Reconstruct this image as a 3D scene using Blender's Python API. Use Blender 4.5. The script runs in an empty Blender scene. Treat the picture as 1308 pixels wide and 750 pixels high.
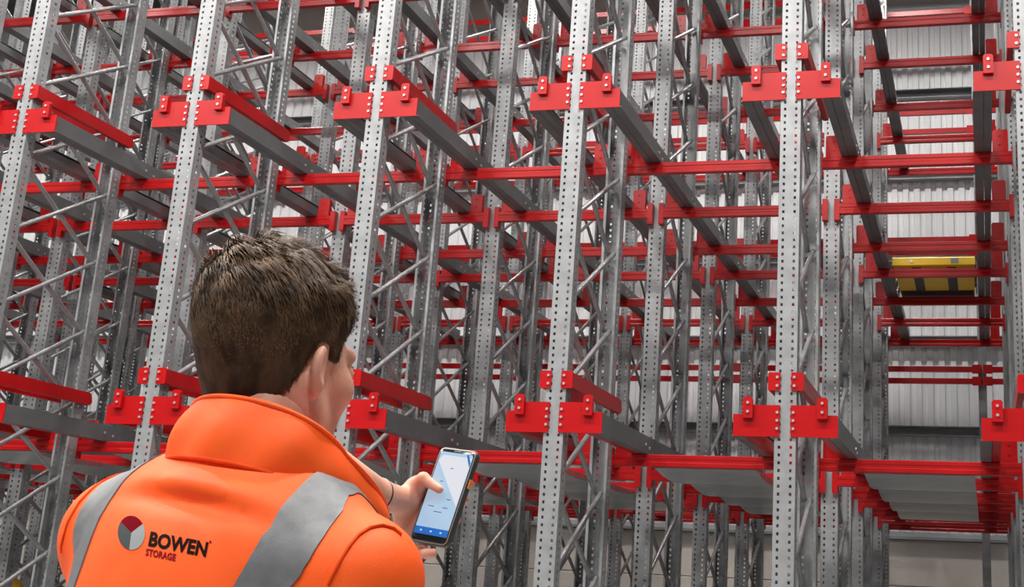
import bpy, bmesh, math, random
import numpy as np
from mathutils import Vector, Matrix
from mathutils.bvhtree import BVHTree

random.seed(7)
rng = np.random.default_rng(7)
S = bpy.context.scene
COL = S.collection

# ------------------------------------------------------------------ camera
ZC = 1.37                                   # eye height of the photographer
CAM = Vector((7.8155, 0.0, ZC))
F_PX, PPX, PPY = 1700.46, 810.32, 269.05    # focal length and optical centre of the (cropped) photo
PITCH, ROLL, YAW = 0.2798, 0.0507, -0.2630
fw = Vector((math.sin(YAW) * math.cos(PITCH), math.cos(YAW) * math.cos(PITCH), math.sin(PITCH)))
r0 = Vector((math.cos(YAW), -math.sin(YAW), 0))
u0 = r0.cross(fw)
CR = math.cos(ROLL) * r0 + math.sin(ROLL) * u0
CU = -math.sin(ROLL) * r0 + math.cos(ROLL) * u0
CF = fw
cd = bpy.data.cameras.new('camera')
cam = bpy.data.objects.new('camera', cd)
COL.objects.link(cam)
cd.sensor_fit = 'HORIZONTAL'
cd.sensor_width = 36
cd.lens = F_PX / 1308 * 36
cd.shift_x = (654 - PPX) / 1308
cd.shift_y = (PPY - 375) / 1308
cd.clip_start = 0.05
cam.matrix_world = Matrix(((CR.x, CU.x, -CF.x, CAM.x), (CR.y, CU.y, -CF.y, CAM.y), (CR.z, CU.z, -CF.z, CAM.z), (0, 0, 0, 1)))
S.camera = cam


def at(u, v, d):
    """world point seen at photo pixel (u, v), d metres in front of the camera"""
    return CAM + d * (CF + CR * ((u - PPX) / F_PX) - CU * ((v - PPY) / F_PX))


# ------------------------------------------------------------------ world, exposure
W = bpy.data.worlds.new('world')
S.world = W
W.use_nodes = True
bgn = W.node_tree.nodes['Background']
bgn.inputs[0].default_value = (0.86, 0.93, 1.0, 1)
bgn.inputs[1].default_value = 0.15
S.view_settings.view_transform = 'Standard'
S.view_settings.look = 'None'
S.view_settings.exposure = 0.0
S.view_settings.gamma = 1.0
S.view_settings.use_curve_mapping = False

LAMP_Z = 9.3
LAMP_W = 230


# ------------------------------------------------------------------ helpers
def prop(o, label=None, cat=None, group=None, kind=None):
    if label: o['label'] = label
    if cat: o['category'] = cat
    if group: o['group'] = group
    if kind: o['kind'] = kind
    return o


def mesh(name, verts, faces, mat, smooth=False, sharp=None):
    me = bpy.data.meshes.new(name)
    me.from_pydata([tuple(v) for v in verts], [], [tuple(f) for f in faces])
    me.validate()
    if mat: me.materials.append(mat)
    if smooth:
        me.polygons.foreach_set('use_smooth', [True] * len(me.polygons))
        if sharp is not None:
            me.set_sharp_from_angle(angle=math.radians(sharp))
    me.update()
    return me


def add(name, me, parent=None, loc=(0, 0, 0), rot=(0, 0, 0), scale=None):
    o = bpy.data.objects.new(name, me)
    COL.objects.link(o)
    o.location = loc
    o.rotation_euler = rot
    if scale: o.scale = scale
    if parent: o.parent = parent
    return o


class MB:
    def __init__(s):
        s.v, s.f = [], []

    def poly(s, vs, fs):
        n = len(s.v)
        s.v += [tuple(v) for v in vs]
        s.f += [tuple(i + n for i in f) for f in fs]
        return s

    def box(s, x0, x1, y0, y1, z0, z1):
        return s.poly([(x0, y0, z0), (x1, y0, z0), (x1, y1, z0), (x0, y1, z0), (x0, y0, z1), (x1, y0, z1), (x1, y1, z1), (x0, y1, z1)],
                      [(0, 3, 2, 1), (4, 5, 6, 7), (0, 1, 5, 4), (1, 2, 6, 5), (2, 3, 7, 6), (3, 0, 4, 7)])

    def extr(s, prof, a, b, axis):
        """closed 2D profile (counter-clockwise or not) swept from a to b along axis"""
        def mk(p, t):
            if axis == 'x': return (t, p[0], p[1])
            if axis == 'y': return (p[0], t, p[1])
            return (p[0], p[1], t)
        n = len(prof)
        vs = [mk(p, a) for p in prof] + [mk(p, b) for p in prof]
        fs = [(i, (i + 1) % n, n + (i + 1) % n, n + i) for i in range(n)]
        fs += [tuple(range(n - 1, -1, -1)), tuple(range(n, 2 * n))]
        return s.poly(vs, fs)

    def tube(s, pts, r, n=8, cap=True):
        pts = [Vector(p) for p in pts]
        rings = []
        rr = r if hasattr(r, '__len__') else [r] * len(pts)
        up = None
        for i, p in enumerate(pts):
            t = (pts[min(i + 1, len(pts) - 1)] - pts[max(i - 1, 0)]).normalized()
            if up is None:
                up = t.orthogonal().normalized()
            up = (up - t * up.dot(t)).normalized()
            b = t.cross(up)
            rings.append([p + (up * math.cos(2 * math.pi * k / n) + b * math.sin(2 * math.pi * k / n)) * rr[i] for k in range(n)])
        vs = [v for g in rings for v in g]
        fs = []
        for i in range(len(rings) - 1):
            for k in range(n):
                fs.append((i * n + k, i * n + (k + 1) % n, (i + 1) * n + (k + 1) % n, (i + 1) * n + k))
        if cap:
            fs.append(tuple(range(n - 1, -1, -1)))
            fs.append(tuple(range((len(rings) - 1) * n, len(rings) * n)))
        return s.poly(vs, fs)

    def me(s, name, mat, smooth=False, sharp=35):
        me = mesh(name, s.v, s.f, mat, smooth, sharp if smooth else None)
        bm = bmesh.new(); bm.from_mesh(me)
        bmesh.ops.recalc_face_normals(bm, faces=bm.faces)
        bm.to_mesh(me); bm.free()
        return me


def new_mat(name, col, rough=0.5, metal=0.0, spec=0.5):
    m = bpy.data.materials.new(name)
    m.use_nodes = True
    b = m.node_tree.nodes['Principled BSDF']
    b.inputs['Base Color'].default_value = (*col, 1)
    b.inputs['Roughness'].default_value = rough
    b.inputs['Metallic'].default_value = metal
    b.inputs['Specular IOR Level'].default_value = spec
    return m


def noisy(name, c0, c1, scale, rough=0.5, metal=0.0, bump=0.0, bscale=None, spec=0.5, detail=4, vec_scale=None, coord='Object', lo=0.35, hi=0.65):
    m = new_mat(name, c0, rough, metal, spec)
    nt = m.node_tree
    b = nt.nodes['Principled BSDF']
    tc = nt.nodes.new('ShaderNodeTexCoord')
    src = tc.outputs[coord]
    if vec_scale:
        mp = nt.nodes.new('ShaderNodeMapping')
        mp.inputs['Scale'].default_value = vec_scale
        nt.links.new(src, mp.inputs[0]); src = mp.outputs[0]
    n = nt.nodes.new('ShaderNodeTexNoise')
    n.inputs['Scale'].default_value = scale
    n.inputs['Detail'].default_value = detail
    nt.links.new(src, n.inputs['Vector'])
    r = nt.nodes.new('ShaderNodeValToRGB')
    r.color_ramp.elements[0].position = lo
    r.color_ramp.elements[0].color = (*c0, 1)
    r.color_ramp.elements[1].position = hi
    r.color_ramp.elements[1].color = (*c1, 1)
    nt.links.new(n.outputs['Fac'], r.inputs[0])
    nt.links.new(r.outputs[0], b.inputs['Base Color'])
    if bump:
        n2 = nt.nodes.new('ShaderNodeTexNoise')
        n2.inputs['Scale'].default_value = bscale or scale * 3
        nt.links.new(src, n2.inputs['Vector'])
        bp = nt.nodes.new('ShaderNodeBump')
        bp.inputs['Strength'].default_value = bump
        bp.inputs['Distance'].default_value = 0.01
        nt.links.new(n2.outputs['Fac'], bp.inputs['Height'])
        nt.links.new(bp.outputs[0], b.inputs['Normal'])
    return m


def emit(name, col, s):
    m = bpy.data.materials.new(name)
    m.use_nodes = True
    b = m.node_tree.nodes['Principled BSDF']
    b.inputs['Base Color'].default_value = (col[0] * .2, col[1] * .2, col[2] * .2, 1)
    b.inputs['Roughness'].default_value = 0.25
    b.inputs['Emission Color'].default_value = (*col, 1)
    b.inputs['Emission Strength'].default_value = s
    return m


M = dict(
    red=noisy('red_powder_coat', (0.34, 0.0018, 0.003), (0.39, 0.0025, 0.004), 6, rough=0.33, bump=0.04, bscale=300, spec=0.38),
    galv=noisy('galvanised_steel', (0.25, 0.255, 0.262), (0.32, 0.325, 0.333), 9, rough=0.42, metal=0.35, bump=0.03, bscale=120),
    brace=noisy('galvanised_tube', (0.29, 0.29, 0.295), (0.36, 0.36, 0.365), 14, rough=0.36, metal=0.6),
    rail=noisy('galvanised_rail', (0.13, 0.133, 0.136), (0.17, 0.173, 0.176), 5, rough=0.4, metal=0.45, bump=0.03, bscale=90),
    deck=noisy('zinc_deck', (0.52, 0.525, 0.53), (0.66, 0.665, 0.67), 5, rough=0.28, metal=0.6, vec_scale=(1, 6, 1)),
    bolt=new_mat('zinc_bolt', (0.75, 0.62, 0.6), 0.3, 0.7),
    clad=noisy('white_cladding', (0.82, 0.83, 0.84), (0.87, 0.88, 0.89), 0.7, rough=0.5),
    girt=noisy('girt_steel', (0.30, 0.31, 0.32), (0.36, 0.37, 0.38), 3, rough=0.5, metal=0.3),
    conc=noisy('concrete_panel', (0.66, 0.60, 0.54), (0.74, 0.68, 0.62), 1.6, rough=0.85, bump=0.15, bscale=30, detail=8),
    floor=noisy('concrete_floor', (0.24, 0.24, 0.235), (0.32, 0.32, 0.31), 0.8, rough=0.4, bump=0.03, bscale=40, detail=8),
    roof=noisy('dark_roof', (0.10, 0.105, 0.11), (0.13, 0.135, 0.14), 1.0, rough=0.7),
    yellow=noisy('yellow_paint', (0.85, 0.50, 0.01), (0.92, 0.58, 0.015), 5, rough=0.4),
    black=new_mat('black_plastic', (0.015, 0.015, 0.016), 0.45),
    white=new_mat('white_plastic', (0.8, 0.8, 0.8), 0.4),
    amber=noisy('amber_paint', (0.75, 0.36, 0.02), (0.8, 0.42, 0.03), 8, rough=0.5),
    led=emit('lamp_led', (1, 0.97, 0.93), 12),
    lampbody=new_mat('lamp_housing', (0.3, 0.3, 0.31), 0.4, 0.4),
    orange=noisy('hi_vis_orange', (1.0, 0.105, 0.006), (1.0, 0.120, 0.009), 30, rough=0.62, bump=0.12, bscale=900, spec=0.35),
    orange_d=noisy('hi_vis_orange_seam', (0.75, 0.06, 0.004), (0.85, 0.075, 0.006), 40, rough=0.8, spec=0.2),
    reflex=noisy('reflective_tape', (0.15, 0.153, 0.16), (0.19, 0.193, 0.20), 60, rough=0.55, metal=0.25, bump=0.05, bscale=600),
    skin=noisy('skin', (0.60, 0.27, 0.18), (0.70, 0.35, 0.25), 22, rough=0.52, bump=0.06, bscale=260, spec=0.4),
    hair=noisy('hair_brown', (0.030, 0.016, 0.009), (0.085, 0.047, 0.026), 60, rough=0.7, spec=0.15, vec_scale=(1, 1, 0.4)),
    strand=noisy('hair_strand_brown', (0.040, 0.021, 0.011), (0.20, 0.115, 0.062), 45, rough=0.55, spec=0.22, lo=0.3, hi=0.72),
    logo_red=new_mat('logo_dark_red', (0.17, 0.002, 0.010), 0.95, 0, .05),
    logo_grey=new_mat('logo_mid_grey', (0.075, 0.082, 0.082), 0.95, 0, .05),
    logo_light=new_mat('logo_light_grey', (0.30, 0.32, 0.32), 0.95, 0, .05),
    logo_black=new_mat('logo_black', (0.012, 0.006, 0.006), 0.85, 0, .1),
    logo_crimson=new_mat('logo_crimson', (0.28, 0.005, 0.012), 0.85, 0, .1),
    trouser=noisy('navy_trouser', (0.02, 0.022, 0.03), (0.03, 0.032, 0.042), 30, rough=0.85),
    boot=new_mat('boot_leather', (0.03, 0.022, 0.016), 0.6),
    case=noisy('phone_case', (0.035, 0.033, 0.032), (0.05, 0.047, 0.045), 40, rough=0.4),
    casegrey=new_mat('phone_bezel_grey', (0.22, 0.21, 0.20), 0.4, 0.2),
    pbutton=new_mat('phone_orange_button', (0.9, 0.25, 0.02), 0.4),
    glass=new_mat('phone_glass', (0.01, 0.01, 0.012), 0.15),
    scr=emit('screen_blue', (0.42, 0.60, 0.80), 0.75),
    scr_w=emit('screen_white', (0.80, 0.84, 0.92), 0.66),
    scr_m=emit('screen_pale', (0.55, 0.70, 0.88), 0.62),
    scr_b=emit('screen_bar', (0.01, 0.17, 0.62), 0.7),
    scr_t=emit('screen_text', (0.10, 0.16, 0.26), 0.4),
)

# ------------------------------------------------------------------ layout constants of the rack
P = 1.35                                     # lane pitch
LV = [2.244, 4.243, 6.243]                   # underside of the rails on each level
LVN = ['lowest', 'middle', 'top']
FD = 1.08                                    # frame depth
FY = [7.415, 9.655, 11.70, 13.85]            # front face of each frame row
ROWN = ['front-row', 'second-row', 'third-row', 'back-row']
BY = [FY[0] + FD + .03, FY[1] - .03, FY[1] + FD + .03, FY[2] - .03, FY[2] + FD + .03, FY[3] - .03, FY[3] + FD + .03]
BN = ['first', 'second', 'third', 'fourth', 'fifth', 'sixth', 'hindmost']
TOP = 8.75
WALL_Y = 16.5
LINE = {6: 'upright line on the far side of the yellow shuttle', 5: 'first upright line', 4: 'second upright line', 3: 'third upright line', 2: 'fourth upright line', 1: 'fifth upright line', 0: 'sixth upright line', -1: 'seventh upright line', -2: 'eighth upright line', -3: 'ninth upright line'}
LANE = {5: "in the yellow shuttle's lane", 4: 'one lane from the yellow shuttle', 3: 'two lanes from the yellow shuttle', 2: 'three lanes from the yellow shuttle', 1: 'four lanes from the yellow shuttle', 0: 'five lanes from the yellow shuttle', -1: 'six lanes from the yellow shuttle', -2: 'seven lanes from the yellow shuttle', -3: 'eight lanes from the yellow shuttle'}
LINESH = {6: 'line beyond the yellow shuttle', 5: 'first line from yellow shuttle', 4: 'second line from yellow shuttle', 3: 'third line from yellow shuttle', 2: 'fourth line from yellow shuttle', 1: 'fifth line from yellow shuttle', 0: 'sixth line from yellow shuttle', -1: 'seventh line from yellow shuttle', -2: 'eighth line from yellow shuttle', -3: 'ninth line from yellow shuttle'}

# ------------------------------------------------------------------ the hall
X0, X1, Y0 = -14.0, 18.0, -9.0
fl = add('floor', MB().box(X0, X1, Y0, WALL_Y + .3, -0.2, 0).me('floor', M['floor']))
prop(fl, 'smooth grey concrete warehouse floor', 'floor', kind='structure')

DADO = 2.14
wb = add('wall_back', MB().box(X0, X1, WALL_Y + .12, WALL_Y + .3, 0, 9.745).me('wall_core', M['conc']))
prop(wb, 'white ribbed metal cladding wall behind the racking, concrete below', 'wall', kind='structure')
# concrete dado panels
PH = DADO / 4
pm = MB().extr([(0.004, PH - .003), (0.004, .003), (-0.102, .003), (-0.11, .011), (-0.11, PH - .011), (-0.102, PH - .003)], -3.99, 3.99, 'x').me('concrete_plank', M['conc'])
for i in range(4):
    for j in range(4):
        add('concrete_plank', pm, wb, (X0 + 4 + 8 * i, WALL_Y + .11, PH * j))
# ribbed sheets: 1.112 m cover, eight ribs each
RP = .139
prof = []
for i in range(8):
    x = i * RP
    prof += [(x, 0), (x + .030, 0), (x + .044, .030), (x + .109, .030), (x + .123, 0)]
prof.append((8 * RP, 0))
vs, fs = [], []
for (x, d) in prof: vs += [(x, -d, 0), (x, -d, 1)]
for i in range(len(prof) - 1): fs.append((2 * i, 2 * i + 2, 2 * i + 3, 2 * i + 1))
shm = mesh('cladding_sheet', vs, fs, M['clad'])
ns = int((X1 - X0) / (8 * RP))
for i in range(ns + 1):
    add('cladding_sheet', shm, wb, (X0 + i * 8 * RP, WALL_Y + .1, DADO), scale=(1, 1, 6.72))
# horizontal girts: a cold-formed channel
gm = MB().extr([(0, 0), (-.12, 0), (-.12, .012), (-.01, .018), (-.01, .10), (-.12, .106), (-.12, .118), (0, .118)], X0, X1, 'x').me('girt', M['girt'])
for z in (3.36, 4.46, 5.52, 6.60, 7.70):
    add('girt', gm, wb, (0, WALL_Y + .07, z))
fm = MB().extr([(0, 0), (-.16, 0), (-.16, .03), (-.02, .09), (0, .09)], X0, X1, 'x').me('drip_flashing', M['girt'])
add('drip_flashing', fm, wb, (0, WALL_Y + .07, DADO))
gut = add('gutter', MB().extr([(0, 0), (-.12, 0), (-.14, .1), (-.12, .14), (0, .14)], X0, X1, 'x').me('gutter', M['white']), wb, (0, WALL_Y + .07, 8.86))

wl = add('wall_left', MB().box(X0 - .2, X0, 3, WALL_Y + .3, 0, 9.6).me('wall_left', M['clad']))
prop(wl, 'pale metal side wall of the hall', 'wall', kind='structure')

ROOF_Z = 9.75
rf = add('ceiling', MB().box(X0, X1, -6.0, WALL_Y + .3, ROOF_Z, ROOF_Z + .15).me('roof_deck', M['roof']))
prop(rf, 'dark metal roof deck over the racking', 'ceiling', kind='structure')
pur = MB().extr([(0, 0), (.09, 0), (.09, .03), (.02, .03), (.02, .27), (.09, .27), (.09, .30), (0, .30)], X0, X1, 'x').me('purlin', M['roof'])
for i in range(13):
    add('purlin', pur, rf, (0, -5.8 + i * 1.82, ROOF_Z - .30))

# high-bay lamps hung in the hall (above the picture)
lampm = MB().extr([(-.16, 0), (.16, 0), (.16, .05), (.08, .12), (-.08, .12), (-.16, .05)], -.65, .65, 'x').me('lamp_housing', M['lampbody'])
ledm = MB().box(-.62, .62, -.13, .13, -.012, -.001).me('lamp_diffuser', M['led'])
rodm = MB().tube([(0, 0, 0), (0, 0, ROOF_Z - LAMP_Z - .12)], .008, 6).me('lamp_rod', M['lampbody'])


def lamp(x, y, w, n):
    e = add('high_bay_lamp', None, None, (x, y, LAMP_Z))
    prop(e, n, 'lamp', 'high bay lamps under the roof')
    add('housing', lampm, e); add('diffuser', ledm, e)
    add('hanging_rod', rodm, e, (-.4, 0, .12)); add('hanging_rod', rodm, e, (.4, 0, .12))
    ld = bpy.data.lights.new('lamp_light', 'AREA')
    ld.shape = 'RECTANGLE'; ld.size = 1.3; ld.size_y = .4; ld.energy = w; ld.color = (1, .97, .93)
    ld.spread = math.radians(170)
    lo = add('lamp_light', None, e, (0, 0, -.05)) if False else bpy.data.objects.new('lamp_light', ld)
    COL.objects.link(lo); lo.parent = e; lo.location = (0, 0, -.03)


for i, x in enumerate((8.75, 4.7, .65, -3.4)):
    lamp(x, 4.2, LAMP_W * 2.2, f'long high bay lamp over the front aisle, {["first", "second", "third", "fourth"][i]} counting from yellow shuttle')
    lamp(x, -1.6, LAMP_W * 1.75, f'added long fill lamp behind the camera, {["first", "second", "third", "fourth"][i]} counting from yellow shuttle')  # unseen row, put in to light the man's back and plate fronts
for i, x in enumerate((6.75, 2.7, -1.35, -5.4)):
    for y, n in ((10.0, 'second-row frames'), (13.2, 'third-row frames')):
        lamp(x, y, LAMP_W * (.32 if y < 12 else .85), f'long high bay lamp above the {n}, {["first", "second", "third", "fourth"][i]} counting from yellow shuttle')


# ------------------------------------------------------------------ upright frames
def upright_mesh(h):
    pit, hh = .0425, .017
    T = .0022
    xs = [(-.06, -.040, False), (-.040, -.026, True), (-.026, .026, False), (.026, .040, True), (.040, .06, False)]
    segs = []   # (x0,y0,x1,y1,hole)
    segs += [(-.042, .1, -.06, .1, False), (-.06, .1, -.06, .066, False), (-.06, .066, -.06, .046, True), (-.06, .046, -.06, 0, False)]
    segs += [(a, 0, b, 0, c) for a, b, c in xs]
    segs += [(.06, 0, .06, .046, False), (.06, .046, .06, .066, True), (.06, .066, .06, .1, False), (.06, .1, .042, .1, False)]
    n = int(h / pit)
    bm = bmesh.new()
    cache = {}

    def V(x, y, z):
        k = (round(x, 5), round(y, 5), round(z, 5))
        if k not in cache: cache[k] = bm.verts.new(k)
        return cache[k]
    for i in range(n):
        za, zb, zc = i * pit, i * pit + hh, (i + 1) * pit
        for (xa, ya, xb, yb, hole) in segs:
            if not hole:
                bm.faces.new((V(xa, ya, za), V(xb, yb, za), V(xb, yb, zb), V(xa, ya, zb)))
            bm.faces.new((V(xa, ya, zb), V(xb, yb, zb), V(xb, yb, zc), V(xa, ya, zc)))
    bm.normal_update()
    bmesh.ops.solidify(bm, geom=bm.faces[:], thickness=T)
    bmesh.ops.recalc_face_normals(bm, faces=bm.faces)
    me = bpy.data.meshes.new('upright')
    bm.to_mesh(me); bm.free()
    me.materials.append(M['galv'])
    return me


UPM = upright_mesh(TOP)
NC, CH, ZB = 15, .53, .39
by0, by1 = .07, FD - .07
blen = math.hypot(by1 - by0, CH)
BRM = MB().tube([(0, -blen / 2, 0), (0, blen / 2, 0)], .0165, 8).me('brace', M['brace'], True, 50)
bang = math.atan2(CH, by1 - by0)
FTM = MB().box(-.09, .09, -.03, .13, .0005, .012).me('foot_plate', M['galv'])


def make_frame():
    e = add('upright_frame', None)
    add('upright', UPM, e, (0, 0, .012))
    add('upright', UPM, e, (0, FD, .012), (0, 0, math.pi))
    add('foot_plate', FTM, e, (0, 0, 0)); add('foot_plate', FTM, e, (0, FD, 0), (0, 0, math.pi))
    for i in range(NC):
        z = ZB + CH * i + CH / 2
        add('brace', BRM, e, (.018, FD / 2, z), (bang, 0, 0))
        add('brace', BRM, e, (-.018, FD / 2, z), (-bang, 0, 0))
    return e


def copy_tree(o, parent=None):
    c = o.copy(); COL.objects.link(c); c.parent = parent
    for ch in list(o.children):
        copy_tree(ch, c)
    return c


proto = make_frame()
first = True
for k in range(6, -4, -1):
    for r in range(4):
        o = proto if first else copy_tree(proto)
        first = False
        o.location = (k * P, FY[r], 0)
        prop(o, f'{ROWN[r]} grey perforated upright frame with diagonal braces, {LINESH[k]}', 'rack frame', 'upright frames of the racking')

# ------------------------------------------------------------------ cross beams
BH = .078
bp = [(-.022, -BH), (.022, -BH), (.025, -BH + .004), (.025, -.052), (.021, -.047), (.021, -.031), (.025, -.026), (.025, -.004), (.022, 0), (-.022, 0),
      (-.025, -.004), (-.025, -.026), (-.021, -.031), (-.021, -.047), (-.025, -.052), (-.025, -BH + .004)]
L2 = P / 2 - .024
BEAM = MB().extr(bp, -L2 + .03, L2 - .03, 'x').me('beam', M['red'])
CON = MB().box(-.028, .012, -.0295, .026, -.125, .04)
CONM = CON.me('end_connector', M['red'])
SUP = MB().extr([(.085, 0), (.184, 0), (.184, .135), (.174, .150), (.095, .150), (.085, .140)], -.022, .022, 'y').me('rail_support', M['red'])
SB = MB()
for zz in (.06, .12):
    SB.tube([(.14, -.028, zz - .01), (.14, .028, zz - .01)], .008, 6)
SBM = SB.me('bolt', M['red'])


def make_beam():
    e = add('rack_crossbar', None)
    add('beam', BEAM, e)
    for s in (-1, 1):
        add('end_connector', CONM, e, (s * (L2 - .012), 0, 0), (0, 0, 0 if s > 0 else math.pi))
        # red seats under the rails, measured from the neighbouring upright line
        q = add('rail_support', SUP, e, (-P / 2 if s < 0 else P / 2, 0, .0008), (0, 0, 0 if s < 0 else math.pi))
        add('bolt', SBM, q)
    return e


bproto = make_beam()
first = True
for lv in range(3):
    for j, y in enumerate(BY):
        for k in range(5, -4, -1):
            o = bproto if first else copy_tree(bproto)
            first = False
            o.location = (k * P + P / 2, y, LV[lv])
            prop(o, f'{BN[j]} red cross beam on the {LVN[lv]} level, {LANE[k]}', 'cross beam', 'red cross beams between the upright lines')

# ------------------------------------------------------------------ shuttle rails
rp = [(.240, .002), (.300, .002), (.300, .012), (.290, .012), (.290, .118), (.240, .118), (.240, .112), (.284, .112), (.284, .008), (.240, .008)]
RY0, RY1 = FY[0] + .002, FY[3] + FD + .10
RAILM = MB().extr(rp, RY0, RY1, 'y').me('rail', M['rail'])
ANGM = MB().extr([(.190, .002), (.237, .002), (.237, .095), (.231, .095), (.231, .008), (.190, .008)], RY0 + .004, RY1, 'y').me('added_rail_strip', M['red'])  # added strip beside the rail; red on the lowest level paints reflected beams
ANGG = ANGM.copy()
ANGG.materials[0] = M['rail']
rbm = MB().tube([(.289, 0, 0), (.2965, 0, 0)], .009, 6).me('bolt', M['bolt'])
for k in range(6, -4, -1):
    for lv in range(3):
        for s in (1, -1):
            if (k == 6 and s > 0) or (k == -3 and s < 0): continue
            e = add('shuttle_rail', RAILM, None, (k * P, 0, LV[lv]) if s > 0 else (k * P, RY0 + RY1, LV[lv]), (0, 0, 0 if s > 0 else math.pi))
            side = 'side facing it' if s > 0 else 'side facing away'
            prop(e, f'grey shuttle rail, {LVN[lv]} level, {LINESH[k]}, {side}' if k < 6 else f'grey shuttle rail, {LVN[lv]} level, on the {LINESH[k]}', 'rail', 'grey shuttle rails')
            sa = add('added_rail_strip', ANGM if lv == 0 else ANGG, e)
            if lv == 0: sa['label'] = 'added strip beside the rail, beam reflection painted in red'
            for j, y in enumerate(BY[:5]):
                yy = y if s > 0 else RY0 + RY1 - y
                add('bolt', rbm, e, (0, yy - .05, .06)); add('bolt', rbm, e, (0, yy + .05, .045))

# ------------------------------------------------------------------ red end brackets on the front uprights
PLM = MB().extr([(.031, 0), (.292, 0), (.292, .122), (.237, .122), (.237, .176), (.031, .176)], -.010, -.0005, 'y').me('end_plate', M['red'])
RET = MB().box(.031, .040, -.0005, .0, 0, .176)
TABM = MB().extr([(.180, .10), (.237, .10), (.237, .205), (.228, .217), (.189, .217), (.180, .205)], -.034, -.0102, 'y').me('bolt_tab', M['red'])
MNT = MB().extr([(.031, .258), (.096, .258), (.100, .264), (.100, .352), (.092, .360), (.031, .360)], -.010, -.0005, 'y').me('mount_plate', M['red'])
ARM = MB().poly([(.064, 0, .262), (.100, 0, .262), (.100, 0, .352), (.064, 0, .352), (.064, 1.10, .262), (.100, 1.10, .262), (.100, 1.12, .285), (.064, 1.12, .285), (.100, 1.10, .345), (.064, 1.10, .345), (.064, 1.06, .352), (.100, 1.06, .352)],
                [(0, 1, 2, 3), (0, 4, 5, 1), (4, 7, 6, 5), (7, 9, 8, 6), (9, 10, 11, 8), (10, 3, 2, 11), (1, 5, 6, 8, 11, 2), (0, 3, 10, 9, 7, 4)]).me('guide_arm', M['red'])
FBM = MB().tube([(0, 0, 0), (0, -.007, 0)], .0085, 6).me('bolt', M['bolt'])


def mirror_mesh(me):
    m2 = me.copy()
    for v in m2.vertices: v.co.x = -v.co.x
    m2.flip_normals()
    return m2


PL2, TAB2, MNT2, ARM2 = [mirror_mesh(m) for m in (PLM, TABM, MNT, ARM)]


def make_bracket():
    e = add('rail_end_bracket', None)
    for s, a, b, c, d in ((1, PLM, TABM, MNT, ARM), (-1, PL2, TAB2, MNT2, ARM2)):
        p = add('end_plate', a, e)
        for z in (.045, .09, .135): add('bolt', FBM, p, (s * .045, -.010, z))
        t = add('bolt_tab', b, e)
        for z in (.135, .185): add('bolt', FBM, t, (s * .208, -.034, z))
        m = add('mount_plate', c, e)
        for z in (.285, .333): add('bolt', FBM, m, (s * .048, -.010, z))
        add('guide_arm', d, e)
    return e


kproto = make_bracket()
first = True
for k in range(6, -4, -1):
    for lv in range(3):
        o = kproto if first else copy_tree(kproto)
        first = False
        o.location = (k * P, FY[0], LV[lv])
        prop(o, f'red bolted rail end bracket, {LVN[lv]} level, {LINESH[k]}', 'bracket', 'red rail end brackets on the front uprights')

# ------------------------------------------------------------------ zinc decking under the lowest level
DW, DZ = .335, LV[0] - BH - .0465


def plank_mesh(w):
    pr = []
    n = 10
    for i in range(n + 1):
        t = i / n
        pr.append((t * w, .040 - .040 * math.sin(math.pi * t)))
    pr += [(w - .002, .046), (.002, .046)]
    return MB().extr(pr, -DW, DW, 'x').me('plank', M['deck'])


for k in range(5, -4, -1):
    for j in range(4):
        y0, y1 = BY[j] + .012, BY[j + 1] - .012
        e = add('deck_panel', None, None, (k * P + P / 2, y0, DZ))
        prop(e, f'zinc deck panel behind the {BN[j]} low beam, {LANE[k]}', 'deck panel', 'zinc deck panels under the lowest level')
        n = 1
        w = (y1 - y0) / n
        key = f'plank_{round(w, 4)}'
        pmesh = bpy.data.meshes.get(key)
        if not pmesh:
            pmesh = plank_mesh(w - .006); pmesh.name = key
        for i in range(n):
            add('plank', pmesh, e, (0, i * w, 0))

# ------------------------------------------------------------------ rear stop beams and their posts
RY = 15.28
PXS = [7.82 - 2.7 * i for i in range(5)]
pmm = MB().extr([(-.045, 0), (.045, 0), (.045, .08), (.03, .08), (.03, .012), (-.03, .012), (-.03, .08), (-.045, .08)], 0, 8.75, 'z').me('rear_post', M['galv'])
ftm = MB().box(-.1, .1, -.04, .12, -.012, 0).me('foot_plate', M['galv'])
for i, x in enumerate(PXS):
    o = add('rear_post', pmm, None, (x, RY, .012))
    prop(o, "slim grey rear post behind the yellow shuttle's lane" if i == 0 else f'slim grey rear post behind the racking, {LANE[5 - 2 * i]}', 'post', 'rear posts')
    add('foot_plate', ftm, o)
sbm_ = MB().extr([(-.024, -.03), (.024, -.03), (.024, .03), (.0, .034), (-.024, .03)], -1.345, 1.345, 'x').me('stop_beam', M['red'])
scm = MB().box(-.05, .05, -.032, -.0255, -.05, .05).me('end_connector', M['red'])
ZS = [(2.456, 2.59), (3.945, 4.10), (5.43, 5.67), (6.96, 7.20)]
PN = ['lowest', 'second', 'third', 'topmost']
for i in range(4):
    for p, pr_ in enumerate(ZS):
        for h, z in enumerate(pr_):
            e = add('stop_rail', sbm_, None, (PXS[i] - 1.35, RY - .027, z + ZC))
            prop(e, f'{"lower" if h == 0 else "upper"} red stop beam of the {PN[p]} rear pair, {LANE[4 - 2 * i]}', 'stop beam', 'red stop beams at the back')
            for s in (-1, 1): add('end_connector', scm, e, (s * 1.29, 0, 0))
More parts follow.
